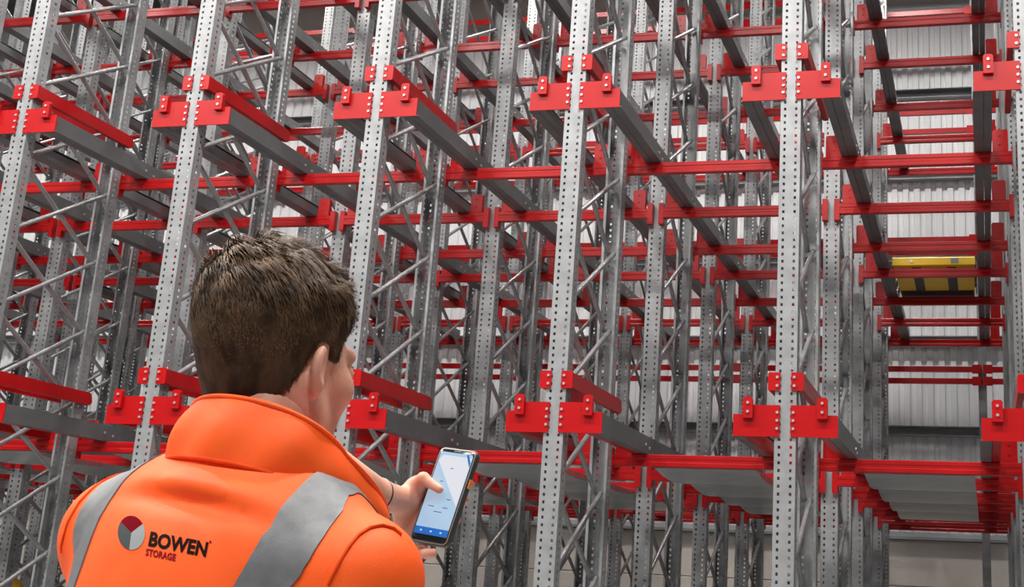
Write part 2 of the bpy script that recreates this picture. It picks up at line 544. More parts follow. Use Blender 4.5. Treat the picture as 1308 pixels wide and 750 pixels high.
# rightmost half bay, ending at the upright line beyond the shuttle
sb2 = MB().extr([(-.024, -.03), (.024, -.03), (.024, .03), (.0, .034), (-.024, .03)], 0.01, .33, 'x').me('stop_beam_short', M['red'])
for p, pr_ in enumerate(ZS):
    for h, z in enumerate(pr_):
        e = add('stop_rail', sb2, None, (PXS[0], RY - .027, z + ZC))
        prop(e, f'{"lower" if h == 0 else "upper"} short red stop beam of the {PN[p]} rear pair beside the rear post', 'stop beam', 'red stop beams at the back')
        add('end_connector', scm, e, (.06, 0, 0))

# ------------------------------------------------------------------ yellow pallet shuttle on the middle level
sx, sy, sz = 5 * P + P / 2, 11.64, LV[1] + .012
sh = add('pallet_shuttle', None, None, (sx, sy, sz))
prop(sh, 'yellow pallet shuttle with black stripes riding the middle level rails', 'shuttle')
hw, sl = .355, 1.30
add('body', MB().extr([(.03, .006), (sl, .006), (sl, .08), (sl - .03, .092), (.05, .092), (.03, .08)], -hw + .01, hw - .01, 'x').me('body', M['yellow']), sh)
add('top_plate', MB().extr([(.06, .100), (sl - .04, .100), (sl - .03, .106), (sl - .04, .112), (.06, .112), (.05, .106)], -hw, hw, 'x').me('top_plate', M['black']), sh)
add('lift_deck', MB().box(-hw + .05, hw - .05, .08, sl - .06, .0922, .0998).me('lift_deck', M['black']), sh)
front = add('front_bumper', MB().extr([(.0, .018), (.029, .004), (.029, .09), (.01, .09), (.0, .08)], -hw, hw, 'x').me('front_bumper', M['yellow']), sh)
add('warning_light', MB().tube([(-.19, -.001, .05), (-.19, -.014, .05)], .013, 10).me('warning_light', M['white']), front)
add('display_panel', MB().box(.15, .215, -.008, -.001, .030, .072).me('display_panel', M['logo_light']), front)
for x in (-.19, .11):
    add('black_stripe', MB().box(x, x + .085, .04, .95, .0005, .0055).me('black_stripe', M['black']), sh)
add('rear_skirt', MB().box(-hw + .02, hw - .02, .96, sl - .02, .0005, .0055).me('rear_skirt', M['black']), sh)
wm = MB().tube([(0, 0, 0), (.010, 0, 0)], .04, 14).me('wheel', M['black'], True)
for x in (-hw - .0115, hw + .0015):
    for y in (.2, .5, .8, 1.1):
        add('wheel', wm, sh, (x, y, .043))

# ------------------------------------------------------------------ yellow guard post, far left
gp = at(14, 737, 11.6)
g = add('guard_post', None, None, (gp.x, gp.y, 0))
prop(g, 'yellow rounded steel guard post standing low behind the racking', 'guard post')
hgt = gp.z
add('post', MB().tube([(0, 0, .014), (0, 0, hgt - .07), (0, 0, hgt - .03), (0, 0, hgt)], [.11, .11, .09, .03], 20).me('post', M['amber'], True), g)
add('base_plate', MB().box(-.15, .15, -.15, .15, 0.0005, .014).me('base_plate', M['black']), g)


# ------------------------------------------------------------------ implicit surfaces for the figure
def cap(p, a, b, ra, rb=None):
    rb = ra if rb is None else rb
    a = np.asarray(a, float); b = np.asarray(b, float)
    ba = b - a
    pa = p - a
    h = np.clip((pa @ ba) / (ba @ ba), 0, 1)
    return np.linalg.norm(pa - h[..., None] * ba, axis=-1) - (ra + (rb - ra) * h)


def ell(p, c, r):
    q = (p - np.asarray(c, float)) / np.asarray(r, float)
    k0 = np.linalg.norm(q, axis=-1)
    k1 = np.linalg.norm(q / np.asarray(r, float), axis=-1) + 1e-9
    return k0 * (k0 - 1) / k1


def rbox(p, c, h, r):
    q = np.abs(p - np.asarray(c, float)) - (np.asarray(h, float) - r)
    return np.linalg.norm(np.maximum(q, 0), axis=-1) + np.minimum(q.max(axis=-1), 0) - r


def smin(a, b, k):
    h = np.clip(.5 + .5 * (b - a) / k, 0, 1)
    return b + (a - b) * h - k * h * (1 - h)


def smax(a, b, k): return -smin(-a, -b, k)


def nets(fn, lo, hi, h):
    """naive surface nets over fn(points)->signed distance"""
    ax = [np.arange(lo[i], hi[i] + h, h) for i in range(3)]
    G = np.stack(np.meshgrid(*ax, indexing='ij'), -1)
    D = np.empty(G.shape[:3], np.float32)
    for i in range(0, G.shape[0], 16):
        D[i:i + 16] = fn(G[i:i + 16])
    nx, ny, nz = [s - 1 for s in D.shape]
    acc = np.zeros((nx, ny, nz, 3)); cnt = np.zeros((nx, ny, nz))
    cs = [(0, 0, 0), (1, 0, 0), (0, 1, 0), (1, 1, 0), (0, 0, 1), (1, 0, 1), (0, 1, 1), (1, 1, 1)]
    ed = [(0, 1), (2, 3), (4, 5), (6, 7), (0, 2), (1, 3), (4, 6), (5, 7), (0, 4), (1, 5), (2, 6), (3, 7)]
    sl = [D[c[0]:c[0] + nx, c[1]:c[1] + ny, c[2]:c[2] + nz] for c in cs]
    for a, b in ed:
        da, db = sl[a], sl[b]
        m = (da < 0) != (db < 0)
        t = np.where(m, da / np.where(m, da - db, 1), 0)
        ca, cb = np.array(cs[a], float), np.array(cs[b], float)
        acc += m[..., None] * (ca + t[..., None] * (cb - ca))
        cnt += m
    act = cnt > 0
    idx = -np.ones((nx, ny, nz), int)
    idx[act] = np.arange(act.sum())
    I = np.argwhere(act)
    V = np.asarray(lo) + h * (I + acc[act] / cnt[act][:, None])
    faces = []
    for d in range(3):
        e1, e2 = [(1, 2), (2, 0), (0, 1)][d]
        A = D; sh_ = [0, 0, 0]; sh_[d] = 1
        n = [nx, ny, nz]
        r = [slice(1, n[0]), slice(1, n[1]), slice(1, n[2])]
        r[d] = slice(0, n[d])
        s0 = tuple(r)
        r2 = list(r); r2[d] = slice(1, n[d] + 1)
        a = D[s0]; b = D[tuple(r2)]
        m = (a < 0) != (b < 0)
        loc = np.argwhere(m)
        flip = (b[m] < 0)
        base = loc.copy()
        for q in range(3):
            if q != d: base[:, q] += 1
        o1 = np.zeros(3, int); o1[e1] = 1
        o2 = np.zeros(3, int); o2[e2] = 1
        g = lambda k: idx[k[:, 0], k[:, 1], k[:, 2]]
        q0, q1, q2, q3 = g(base), g(base - o1), g(base - o1 - o2), g(base - o2)
        f = np.stack([q0, q1, q2, q3], 1)
        f[flip] = f[flip][:, ::-1]
        faces.append(f[(f >= 0).all(1)])
    return V, np.concatenate(faces)


def relax(V, Fq, it=2, lam=.5):
    E = np.concatenate([Fq[:, [i, (i + 1) % 4]] for i in range(4)])
    for _ in range(it):
        s = np.zeros_like(V); c = np.zeros(len(V))
        np.add.at(s, E[:, 0], V[E[:, 1]]); np.add.at(c, E[:, 0], 1)
        np.add.at(s, E[:, 1], V[E[:, 0]]); np.add.at(c, E[:, 1], 1)
        V = V + lam * (s / np.maximum(c, 1)[:, None] - V)
    return V


# ---- frames of the figure
def frame_rows(fwd_angle, lean_side=0.0, lean_fwd=0.0):
    """local axes: X right, Y forward, Z up; fwd_angle = clockwise turn from the line of sight"""
    Rz = Matrix.Rotation(-fwd_angle, 3, 'Z')
    Ry = Matrix.Rotation(lean_side, 3, 'Y')
    Rx = Matrix.Rotation(-lean_fwd, 3, 'X')
    return Rz @ Ry @ Rx


N0 = at(338, 568, 1.53)                       # base of the neck
view = Vector((N0.x - CAM.x, N0.y - CAM.y, 0)).normalized()
VA = math.atan2(view.x, view.y)               # heading of the line of sight, clockwise from +Y
TB = Matrix.Translation(N0) @ frame_rows(VA + math.radians(41), math.radians(6), math.radians(8)).to_4x4()
HC = at(354, 464, 1.585)                      # centre of the head
TH = Matrix.Translation(HC) @ frame_rows(VA + math.radians(46), math.radians(1), math.radians(4)).to_4x4()
npm = lambda T: np.array(T)


def xf(T, V):
    A = npm(T)
    return V @ A[:3, :3].T + A[:3, 3]


# ---- head and neck (head-local)
def head_base(p):
    d = ell(p, (0, -.018, .036), (.0735, .0955, .0870))
    d = smin(d, ell(p, (0, .030, -.035), (.061, .066, .082)), .03)
    d = smin(d, ell(p, (0, .066, -.098), (.026, .024, .022)), .03)
    for s in (-1, 1):
        d = smin(d, cap(p, (s * .054, .002, -.052), (s * .022, .066, -.098), .017, .014), .025)
        d = smin(d, ell(p, (s * .043, .056, -.018), (.021, .026, .022)), .02)
    return d


NB = np.array(TH.inverted() @ (TB @ Vector((0, .012, -.05))))


def head_neck(p):
    d = head_base(p)
    d = smin(d, cap(p, (0, -.026, -.03), NB, .055, .058), .035)
    for s in (-1, 1):
        d = smin(d, cap(p, (s * .050, -.022, -.035), NB + np.array((s * .028, .045, .0)), .016, .015), .03)
    return d


def head_sdf(p):
    d = head_neck(p)
    d = smin(d, cap(p, (-.032, .082, .026), (.032, .082, .026), .011), .015)
    for s in (-1, 1):
        d = smax(d, -ell(p, (s * .032, .104, .006), (.019, .018, .012)), .012)
        d = smin(d, ell(p, (s * .031, .082, .005), (.0125, .0125, .0125)), .003)
    d = smin(d, cap(p, (0, .090, .010), (0, .112, -.026), .007, .011), .012)
    for s in (-1, 1): d = smin(d, ell(p, (s * .011, .102, -.030), (.008, .010, .008)), .007)
    d = smin(d, ell(p, (0, .091, -.056), (.022, .010, .005)), .006)
    d = smin(d, ell(p, (0, .090, -.066), (.019, .010, .006)), .006)
    # ears: tilted shells standing off the skull
    for s in (-1, 1):
        q = p - np.array((s * .081, -.012, -.012))
        a = s * math.radians(28)
        x = q[..., 0] * math.cos(a) - q[..., 1] * math.sin(a) * -1 * 1
        y = -q[..., 0] * math.sin(a) + q[..., 1] * math.cos(a)
        x = q[..., 0] * math.cos(a) + q[..., 1] * math.sin(a)
        z = q[..., 2]
        b = math.radians(12)
        y2 = y * math.cos(b) - z * math.sin(b); z2 = y * math.sin(b) + z * math.cos(b)
        e = np.stack([x, y2, z2], -1)
        outer = ell(e, (0, 0, .004), (.0085, .0180, .0250))
        outer = smin(outer, ell(e, (0, .006, -.020), (.0065, .010, .013)), .010)
        outer = smax(outer, -ell(e, (s * .009, .003, .006), (.0075, .0125, .020)), .004)
        d = smin(d, outer, .006)
    return d


HLO, HHI = (-.13, -.16, -.24), (.115, .145, .15)
V, Fh = nets(head_sdf, HLO, HHI, .0036)
V = relax(V, Fh, 1, .4)
headV = xf(TH, V)

# ---- phone placement
PC = at(569, 634.5, 2.15)


def camv(r, u, f): return (CR * r + CU * u + CF * f)


PR = camv(.067, -.0013, -.040).normalized()
PU = camv(.0417, .139, .0674)
PU = (PU - PR * PU.dot(PR)).normalized()
PN_ = PR.cross(PU)
TP = Matrix(((PR.x, PU.x, PN_.x, PC.x), (PR.y, PU.y, PN_.y, PC.y), (PR.z, PU.z, PN_.z, PC.z), (0, 0, 0, 1)))
TPi = TP.inverted()
phw, phh, pht = .0385, .0800, .0065


# ---- left hand (phone-local: x right, y towards the phone's top, z out of the screen)
WR = TPi @ at(484, 634, 2.10)                 # wrist
FA = TPi @ at(425, 600, 2.00)                 # forearm, on towards the sleeve
WR = np.array(WR); FA = np.array(FA)


def hand_sdf(p):
    # palm: thick slab behind the left edge of the phone
    d = cap(p, WR, (-.066, -.016, -.010), .025, .020)
    d = smin(d, cap(p, (-.070, -.005, -.014), (-.030, .012, -.026), .017, .013), .02)
    d = smin(d, cap(p, (-.070, -.028, -.014), (-.032, -.012, -.028), .018, .013), .02)
    d = smin(d, cap(p, (-.068, -.045, -.012), (-.034, -.042, -.028), .017, .012), .02)
    d = smin(d, cap(p, (-.066, -.058, -.010), (-.038, -.066, -.025), .014, .011), .02)
    # ball of the thumb and thumb lying over the screen
    d = smin(d, cap(p, (-.074, -.026, -.002), (-.056, .006, .012), .019, .0145), .018)
    th = cap(p, (-.060, .006, .011), (-.038, .018, .0220), .0122, .0104)
    th = smin(th, cap(p, (-.038, .018, .0220), (-.004, .006, .0160), .0098, .0070), .004)
    d = smin(d, th, .009)
    # fingers wrapped behind the phone
    ch = [
        [(-.030, .014, -.027), (.008, .030, -.023), (.012, .031, -.0210), (.023, .032, -.0180)],
        [(-.032, -.010, -.029), (.010, .002, -.024), (.014, .004, -.0215), (.025, .005, -.0185)],
        [(-.034, -.040, -.028), (.006, -.032, -.024), (.012, -.030, -.0210), (.023, -.029, -.0180)],
        [(-.038, -.064, -.025), (-.020, -.090, -.014), (.000, -.0935, -.004), (.016, -.0925, .004)],
    ]
    rad = [(.0105, .0095, .0085, .0075), (.0108, .0098, .0088, .0076), (.0102, .0094, .0084, .0074), (.0095, .0088, .0082, .0074)]
    for c, r in zip(ch, rad):
        f = cap(p, c[0], c[1], r[0], r[1])
        f = smin(f, cap(p, c[1], c[2], r[1], r[2]), .003)
        f = smin(f, cap(p, c[2], c[3], r[2], r[3]), .003)
        d = smin(d, f, .005)
    # forearm
    d = smin(d, cap(p, WR, FA, .0255, .034), .012)
    # the phone itself presses a flat into the flesh
    d = smax(d, -rbox(p, (0, 0, 0), (phw + .0006, phh + .0006, pht + .0006), .006), .001)
    return d


hl = np.minimum(FA, WR).min() - .05
lo = np.minimum(np.minimum(FA, WR) - .05, (-.11, -.115, -.06)); hi = np.maximum(np.maximum(FA, WR) + .05, (.07, .07, .055))
V, Fn = nets(hand_sdf, lo, hi, .0026)
V = relax(V, Fn, 1, .4)
handV = xf(TP, V)

# ---- the rest of the body under the clothes (body-local, from the neck base down)
ground = -(N0.z)
SHL, SHR = np.array((-.155, .0, -.125)), np.array((.167, .0, -.125))
TBi = TB.inverted()
WRb = np.array(TBi @ (TP @ Vector(WR)))
FAb = np.array(TBi @ (TP @ Vector(FA)))
ELL = np.array((-.150, .250, -.215))
ELR = np.array((.205, .0, -.42))
WRR = np.array((.170, .19, -.55))
leg = -(N0.z) / math.cos(math.radians(8))


def body_sdf(p):
    d = rbox(p, (0, .035, -.32), (.130, .080, .27), .08)
    d = smin(d, cap(p, (0, -.01, .02), (0, .0, -.1), .055, .07), .05)
    for e, w, s in ((ELL, FAb, SHL), (ELR, WRR, SHR)):
        d = smin(d, cap(p, s, e, .050, .040), .03)
        d = smin(d, cap(p, e, w, .040, .030), .02)
    return d


V, Fb = nets(body_sdf, (-.36, -.16, -.62), (.36, .50, .10), .012)
bodyV = xf(TB, V)


# legs and pelvis stand upright on the floor
hip = N0 + (TB.to_3x3() @ Vector((0, .02, -.55)))
TL = Matrix.Translation(Vector((hip.x, hip.y, 0))) @ Matrix.Rotation(-(VA + math.radians(38)), 4, 'Z')
hz = hip.z


def legs_sdf(p, grow=0.0):
    d = rbox(p, (0, 0, hz - .02), (.155 + grow, .105 + grow, .13), .10)
    for s in (-1, 1):
        d = smin(d, cap(p, (s * .085, 0, hz - .08), (s * .095, .015, .50), .082 + grow, .056 + grow), .04)
        d = smin(d, cap(p, (s * .095, .015, .50), (s * .10, -.01, .10), .056 + grow, .044 + grow * 1.6), .02)
    return d


V, Fl = nets(lambda p: legs_sdf(p), (-.26, -.2, .03), (.26, .2, hz + .14), .014)
legV = xf(TL, V)


def join(parts):
    vs, fs, n = [], [], 0
    for v, f in parts:
        vs.append(v); fs.append(f + n); n += len(v)
    return np.concatenate(vs), np.concatenate(fs)


VV, FF = join([(headV, Fh), (handV, Fn), (bodyV, Fb), (legV, Fl)])
person = add('person', mesh('person', VV, FF, M['skin'], True))
prop(person, 'man seen from behind in an orange hi-vis jacket, holding up a phone', 'person')

trv, trf = nets(lambda p: legs_sdf(p, .014), (-.28, -.22, .09), (.28, .22, hz + .16), .014)
add('trousers', mesh('trousers', xf(TL, trv), trf, M['trouser'], True), person)
for s in (-1, 1):
    def boot(p, s=s):
        d = cap(p, (s * .10, -.015, .055), (s * .112, .165, .04), .050, .040)
        d = smin(d, cap(p, (s * .10, -.01, .06), (s * .10, -.01, .18), .052, .050), .02)
        return smax(d, .004 - p[..., 2], .006)
    bv, bf = nets(boot, (s * .10 - .09, -.1, -.01), (s * .10 + .09, .24, .25), .009)
    add('boot', mesh('boot', xf(TL, bv), bf, M['boot'], True), person)


# ---- jacket (body-local)
def jacket_sdf(p):
    x, y, z = p[..., 0], p[..., 1], p[..., 2]
    d = rbox(p, (0, .025, -.37), (.165, .120, .34), .115)
    d = smin(d, ell(p, (0, -.035, -.22), (.145, .085, .17)), .06)
    for s in (-1, 1):
        d = smin(d, cap(p, (s * .030, .005, -.055), (s * .150, .005, -.130), .060, .068), .06)
    # sleeves
    rs = smin(cap(p, SHR + np.array((.012, 0, -.005)), ELR, .070, .062), cap(p, ELR, WRR, .060, .048), .03)
    ls = smin(cap(p, SHL + np.array((-.012, 0, -.005)), ELL, .070, .060), cap(p, ELL, FAb, .058, .046), .03)
    d = smin(d, rs, .020)
    d = smin(d, ls, .020)
    # soft folds: a swag across the upper back, drag lines at the arm
    f1 = np.exp(-((z + .066 + .10 * (x + .01) ** 2 * 4) / .012) ** 2) * np.exp(-((x - .01) / .075) ** 2)
    f2 = np.exp(-((z + .088 + .10 * (x + .01) ** 2 * 4) / .010) ** 2) * np.exp(-((x - .01) / .085) ** 2)
    back = 1 / (1 + np.exp((y - .0) / .02))
    d = d - .009 * f1 * back + .009 * f2 * back
    f3 = np.sin(26 * x + 60 * z + 3 * np.sin(14 * z)) * np.exp(-((z + .36) / .10) ** 2)
    d = d - .0045 * f3 * back
    # drag lines on the near sleeve
    arm = np.exp(-(np.maximum(rs, 0) / .02) ** 2) * (x > .18)
    d = d - .004 * np.sin(70 * (z + .6 * y)) * arm * np.exp(-((z + .26) / .09) ** 2)
    # neck hole
    d = smax(d, -cap(p, (0, .02, -.10), (0, .03, .30), .070), .008)
    return d


jv, jf = nets(jacket_sdf, (-.37, -.22, -.72), (.37, .52, .06), .0065)
jv = relax(jv, jf, 1, .5)
JW = xf(TB, jv)
jacket = add('jacket', mesh('jacket', JW, jf, M['orange'], True), person)
jacket['label'] = 'bright orange hi-vis softshell jacket'
BVH = BVHTree.FromPolygons([tuple(v) for v in jv], [tuple(int(i) for i in f) for f in jf])   # body-local


def onto(pt, direc, off):
    hit, nrm, _, _ = BVH.ray_cast(Vector(pt), Vector(direc).normalized())
    if hit is None: return None, None
    return hit + nrm * off, nrm


def onto_pix(u, v, off=.0015):
    """the point of the jacket that lies under a photo pixel, in body-local space"""
    a = TBi @ CAM
    b = TBi @ at(u, v, 1.5)
    return onto(a, b - a, off)


def strip_on(path_l, path_r, name, mat, parent, off=.0018, n=60, m=9, thick=.0012):
    """a band of cloth laid on the jacket between two body-local guide lines (world-space mesh)"""
    def samp(path, t):
        path = [Vector(q) for q in path]
        L = [0]
        for i in range(len(path) - 1): L.append(L[-1] + (path[i + 1] - path[i]).length)
        s = t * L[-1]
        for i in range(len(path) - 1):
            if s <= L[i + 1] + 1e-9:
                return path[i].lerp(path[i + 1], (s - L[i]) / max(L[i + 1] - L[i], 1e-9))
        return path[-1]
    vs = []
    for i in range(n + 1):
        a, b = samp(path_l, i / n), samp(path_r, i / n)
        for j in range(m + 1):
            q = a.lerp(b, j / m)
            loc, nr, _, _ = BVH.find_nearest(q)
            vs.append((loc + nr * off, loc - nr * .001))
    K = (n + 1) * (m + 1)
    allv = [TB @ v[0] for v in vs] + [TB @ v[1] for v in vs]
    fs = []
    for i in range(n):
        for j in range(m):
            a, b, c, d = i * (m + 1) + j, i * (m + 1) + j + 1, (i + 1) * (m + 1) + j + 1, (i + 1) * (m + 1) + j
            fs += [(a, b, c, d), (K + d, K + c, K + b, K + a)]
    for i in range(n):
        a, d = i * (m + 1), (i + 1) * (m + 1); fs.append((a, d, K + d, K + a))
        a, d = i * (m + 1) + m, (i + 1) * (m + 1) + m; fs.append((d, a, K + a, K + d))
    for j in range(m):
        fs.append((j + 1, j, K + j, K + j + 1)); q = n * (m + 1) + j; fs.append((q, q + 1, K + q + 1, K + q))
    return add(name, mesh(name, allv, fs, mat, True, 40), parent)


def pixpath(pts):
    out = []
    for u, v in pts:
        q, _ = onto_pix(u, v)
        if q is not None: out.append(q)
    return out


def shoulder_over(x0, x1, yb=0.0):
    """guide line running over the shoulder at body x, from the back yoke to the chest"""
    out = []
    return out


# reflective braces: each runs up the back, over the shoulder and down the chest
def brace_guide(xs):
    out = []
    for (x, y, z) in xs: out.append((x, y, z))
    return out


for s, nm in ((-1, 'left'), (1, 'right')):
    xo, xi = s * .180, s * .130
    L = [(xo, -.20, -.70), (xo, -.20, -.40), (xo, -.18, -.22), (xo * .98, -.12, -.10), (xo * .96, -.05, -.02), (xo * .95, .03, .02), (xo * .95, .10, -.05), (xo * .95, .2, -.15), (xo, .22, -.45)]
    Rr = [(xi, -.20, -.70), (xi, -.20, -.40), (xi, -.18, -.22), (xi * .98, -.12, -.09), (xi * .96, -.05, .0), (xi * .95, .03, .04), (xi * .95, .10, -.03), (xi * .95, .2, -.13), (xi, .22, -.45)]
    st = strip_on(L, Rr, 'reflective_stripe', M['reflex'], jacket, n=90)
    st['label'] = 'grey reflective stripe over the shoulder'


# stand-up collar: an open band, higher at the nape, falling and opening towards the chest
def collar_ring(t, lvl):
    """t in 0..1 from the left front edge round the nape to the right front edge"""
    a = math.radians(-152 + 304 * t)          # 0 = nape
    rx, ryb, ryf = .117, .092, .182
    c, s_ = math.cos(a), math.sin(a)
    x = s_ * rx
    y = .012 - c * (ryb if c > 0 else ryf)
    fr = max(0, -c)
    sd = (1 - c) / 2
    z0 = -.040 - .037 * sd ** 1.3
    out = .004 + (-.012 + .018 * fr) * lvl + .007 * math.sin(math.pi * lvl)
    hgt = .075 - .026 * sd - .025 * sd * sd
    wob = .005 * math.sin(9 * a + 1.0) * lvl * (1 - lvl) * 3
    n = Vector((s_ / rx, -c / (ryb if c > 0 else ryf), 0)).normalized()
    return Vector((x, y, z0 + hgt * lvl)) + n * (out + wob)


nt, nl = 72, 9
vs = []
for j in range(nl + 1):
    for i in range(nt + 1): vs.append(collar_ring(i / nt, j / nl))
outer = len(vs)
for j in range(nl + 1):
    for i in range(nt + 1):
        q = collar_ring(i / nt, j / nl)
        ce = Vector((0, .02, q.z))
        vs.append(q + (ce - q).normalized() * (.0065 if j < nl else .004))
fs = []
w_ = nt + 1
for j in range(nl):
    for i in range(nt):
        a, b, c, d = j * w_ + i, j * w_ + i + 1, (j + 1) * w_ + i + 1, (j + 1) * w_ + i
        fs += [(a, b, c, d), (outer + d, outer + c, outer + b, outer + a)]
for i in range(nt):
    a, b = nl * w_ + i, nl * w_ + i + 1
    fs.append((a, b, outer + b, outer + a)); fs.append((i + 1, i, outer + i, outer + i + 1))
for j in range(nl):
    a, d = j * w_, (j + 1) * w_; fs.append((d, a, outer + a, outer + d))
    a, d = j * w_ + nt, (j + 1) * w_ + nt; fs.append((a, d, outer + d, outer + a))
collar = add('collar', mesh('collar', [TB @ v for v in vs], fs, M['orange'], True, 60), jacket)
# piping along the collar's top edge and the seam at its foot
tp = MB().tube([TB @ (collar_ring(i / nt, 1.0) + Vector((0, 0, .0005))) for i in range(nt + 1)], .0028, 8)
add('collar_piping', tp.me('collar_piping', M['orange'], True, 60), jacket)
sm = [TB @ (collar_ring(i / nt, .03) + Vector((0, 0, 0))) for i in range(nt + 1)]
add('collar_seam', MB().tube(sm, .0019, 6).me('collar_seam', M['orange_d'], True, 60), jacket)


# armhole seams
def seam(s):
    pts = []
    for i in range(41):
        a = math.radians(-110 + 220 * i / 40)
        q = Vector((s * (.214 - .020 * math.cos(a)), .005 + .16 * math.sin(a) * -1, -.14 + .16 * math.cos(a)))
        loc, nr, _, _ = BVH.find_nearest(q)
        pts.append(TB @ (loc + nr * .0004))
    return MB().tube(pts, .0019, 6).me('armhole_seam', M['orange_d'], True, 60)


add('armhole_seam', seam(-1), jacket)  # left sleeve
pp = [(419, 748), (431, 724), (445, 700), (458, 684), (472, 675), (488, 672), (502, 676), (512, 684)]
pp = [TB @ q for q in pixpath(pp)]
add('armhole_seam', MB().tube(pp, .0017, 6).me('armhole_seam', M['orange_d'], True, 60), jacket)


# ---- logo printed on the back: emblem and lettering laid on the cloth
def drape(V2, F2, name, mat, off=.0006):
    """planar pieces given in logo units (metres, origin at the emblem centre) draped on the back"""
    vs = []
    for (a, b) in V2:
        u = LOGO_U0 + a * LOGO_K * .995 + b * LOGO_K * .10
        v = LOGO_V0 - b * LOGO_K + a * LOGO_K * .190
        q, n = onto_pix(u, v, off)
        vs.append(TB @ q)
    o = add(name, mesh(name, vs, F2, mat, True), jacket)
    return o


LOGO_U0, LOGO_V0, LOGO_K = 168.2, 681.0, 1000.0


def fan(a0, a1, r=.0215, sx_=.80, n=20):
    V2 = [(0.0, 0.0)]
    F2 = []
    rings = 4
    V2 = []
    for i in range(rings + 1):
        for j in range(n + 1):
            a = math.radians(a0 + (a1 - a0) * j / n)
            rr = r * i / rings
            V2.append((rr * math.cos(a) * sx_, rr * math.sin(a)))
    for i in range(rings):
        for j in range(n):
            a, b, c, d = i * (n + 1) + j, i * (n + 1) + j + 1, (i + 1) * (n + 1) + j + 1, (i + 1) * (n + 1) + j
            F2.append((a, d, c, b) if i else (a, d, c, b))
    return V2, F2


for (a0, a1, mt, nm) in ((40, 148, 'logo_red', 'emblem_red_sector'), (148, 268, 'logo_grey', 'emblem_grey_sector'), (268, 400, 'logo_light', 'emblem_light_sector')):
    V2, F2 = fan(a0, a1)
    drape(V2, F2, nm, M[mt])


def text_mesh(txt, size, shear=0.0, bold=0.0, xs=1.0):
    cu = bpy.data.curves.new('txt', 'FONT')
    cu.body = txt; cu.size = size; cu.offset = bold; cu.shear = shear; cu.space_character = 1.02
    cu.resolution_u = 3
    ob = bpy.data.objects.new('txt', cu)
    COL.objects.link(ob)
    bpy.context.view_layer.update()
    me = ob.to_mesh()
    bm = bmesh.new(); bm.from_mesh(me)
    ob.to_mesh_clear()
    bpy.data.objects.remove(ob); bpy.data.curves.remove(cu)
    bmesh.ops.triangulate(bm, faces=bm.faces)
    for _ in range(2):
        long = [e for e in bm.edges if e.calc_length() > size * .16]
        if long: bmesh.ops.subdivide_edges(bm, edges=long, cuts=1)
        bmesh.ops.triangulate(bm, faces=bm.faces)
    bm.verts.ensure_lookup_table()
    V2 = [(v.co.x * xs, v.co.y) for v in bm.verts]
    F2 = [tuple(v.index for v in f.verts) for f in bm.faces]
    bm.free()
    return V2, F2


def letters(txt, x, y, width, size, mat, name, shear, bold):
    V2, F2 = text_mesh(txt, size, shear, bold)
    x0 = min(v[0] for v in V2); x1 = max(v[0] for v in V2)
    k = width / (x1 - x0)
    drape([(x + (a - x0) * k, y + b) for a, b in V2], F2, name, M[mat])


letters('BOWEN', .0225, -.0115, .0760, .0250, 'logo_black', 'lettering_bowen', .12, .0010)
letters('STORAGE', .0205, -.0245, .0385, .0120, 'logo_crimson', 'lettering_storage', .05, .00045)
V2, F2 = fan(0, 360, .0016, 1.0, 10)
drape([(a + .1005, b + .0075) for a, b in V2], F2, 'registered_mark', M['logo_crimson'])

# ---- wristband
ax = Vector(FA - WR).normalized()
wc = Vector(WR) + ax * .004 + Vector((0, 0, 0))
o1 = ax.orthogonal().normalized(); o2 = ax.cross(o1)
ring = [TP @ (wc + (o1 * math.cos(2 * math.pi * i / 40) + o2 * math.sin(2 * math.pi * i / 40)) * .0268) for i in range(41)]
wb_ = add('wristband', MB().tube(ring, .0024, 8).me('wristband', M['black'], True, 60), person)


# ---- hair: a close cap plus combed strands (head-local)
def hair_len(p):
    """thickness of the hair over the skull: long on top, faded to the nape and sides"""
    z, y = p[..., 2], p[..., 1]
    t = np.clip((z + .085) / .17, 0, 1)
    top = np.clip((z - .03) / .085, 0, 1)
    return .0012 + .006 * t + .007 * top


def hair_region(p):
    """negative inside the haired part of the head"""
    x, y, z = np.abs(p[..., 0]), p[..., 1], p[..., 2]
    nape = -.076 + .0 * y
    zmin = np.where(y < -.055, nape, nape + (y + .055) / .045 * .096)      # climbs behind the ear
    zmin = np.where(y > -.010, .022, zmin)                                 # over the ear
    zmin = np.where((y > .012) & (y < .034), .004, zmin)                   # sideburn
    zmin = np.where(y >= .034, .030 + (y - .034) * 1.6, zmin)              # temple to forehead
    return zmin - z


def hair_sdf(p):
    return smax(head_neck(p) - hair_len(p), hair_region(p) * .6, .006)


hv, hf = nets(hair_sdf, (-.12, -.15, -.12), (.12, .15, .17), .0042)
hv = relax(hv, hf, 2, .5)
hair = add('hair', mesh('hair', xf(TH, hv), hf, M['hair'], True), person)
hair['label'] = 'short textured dark brown hair'

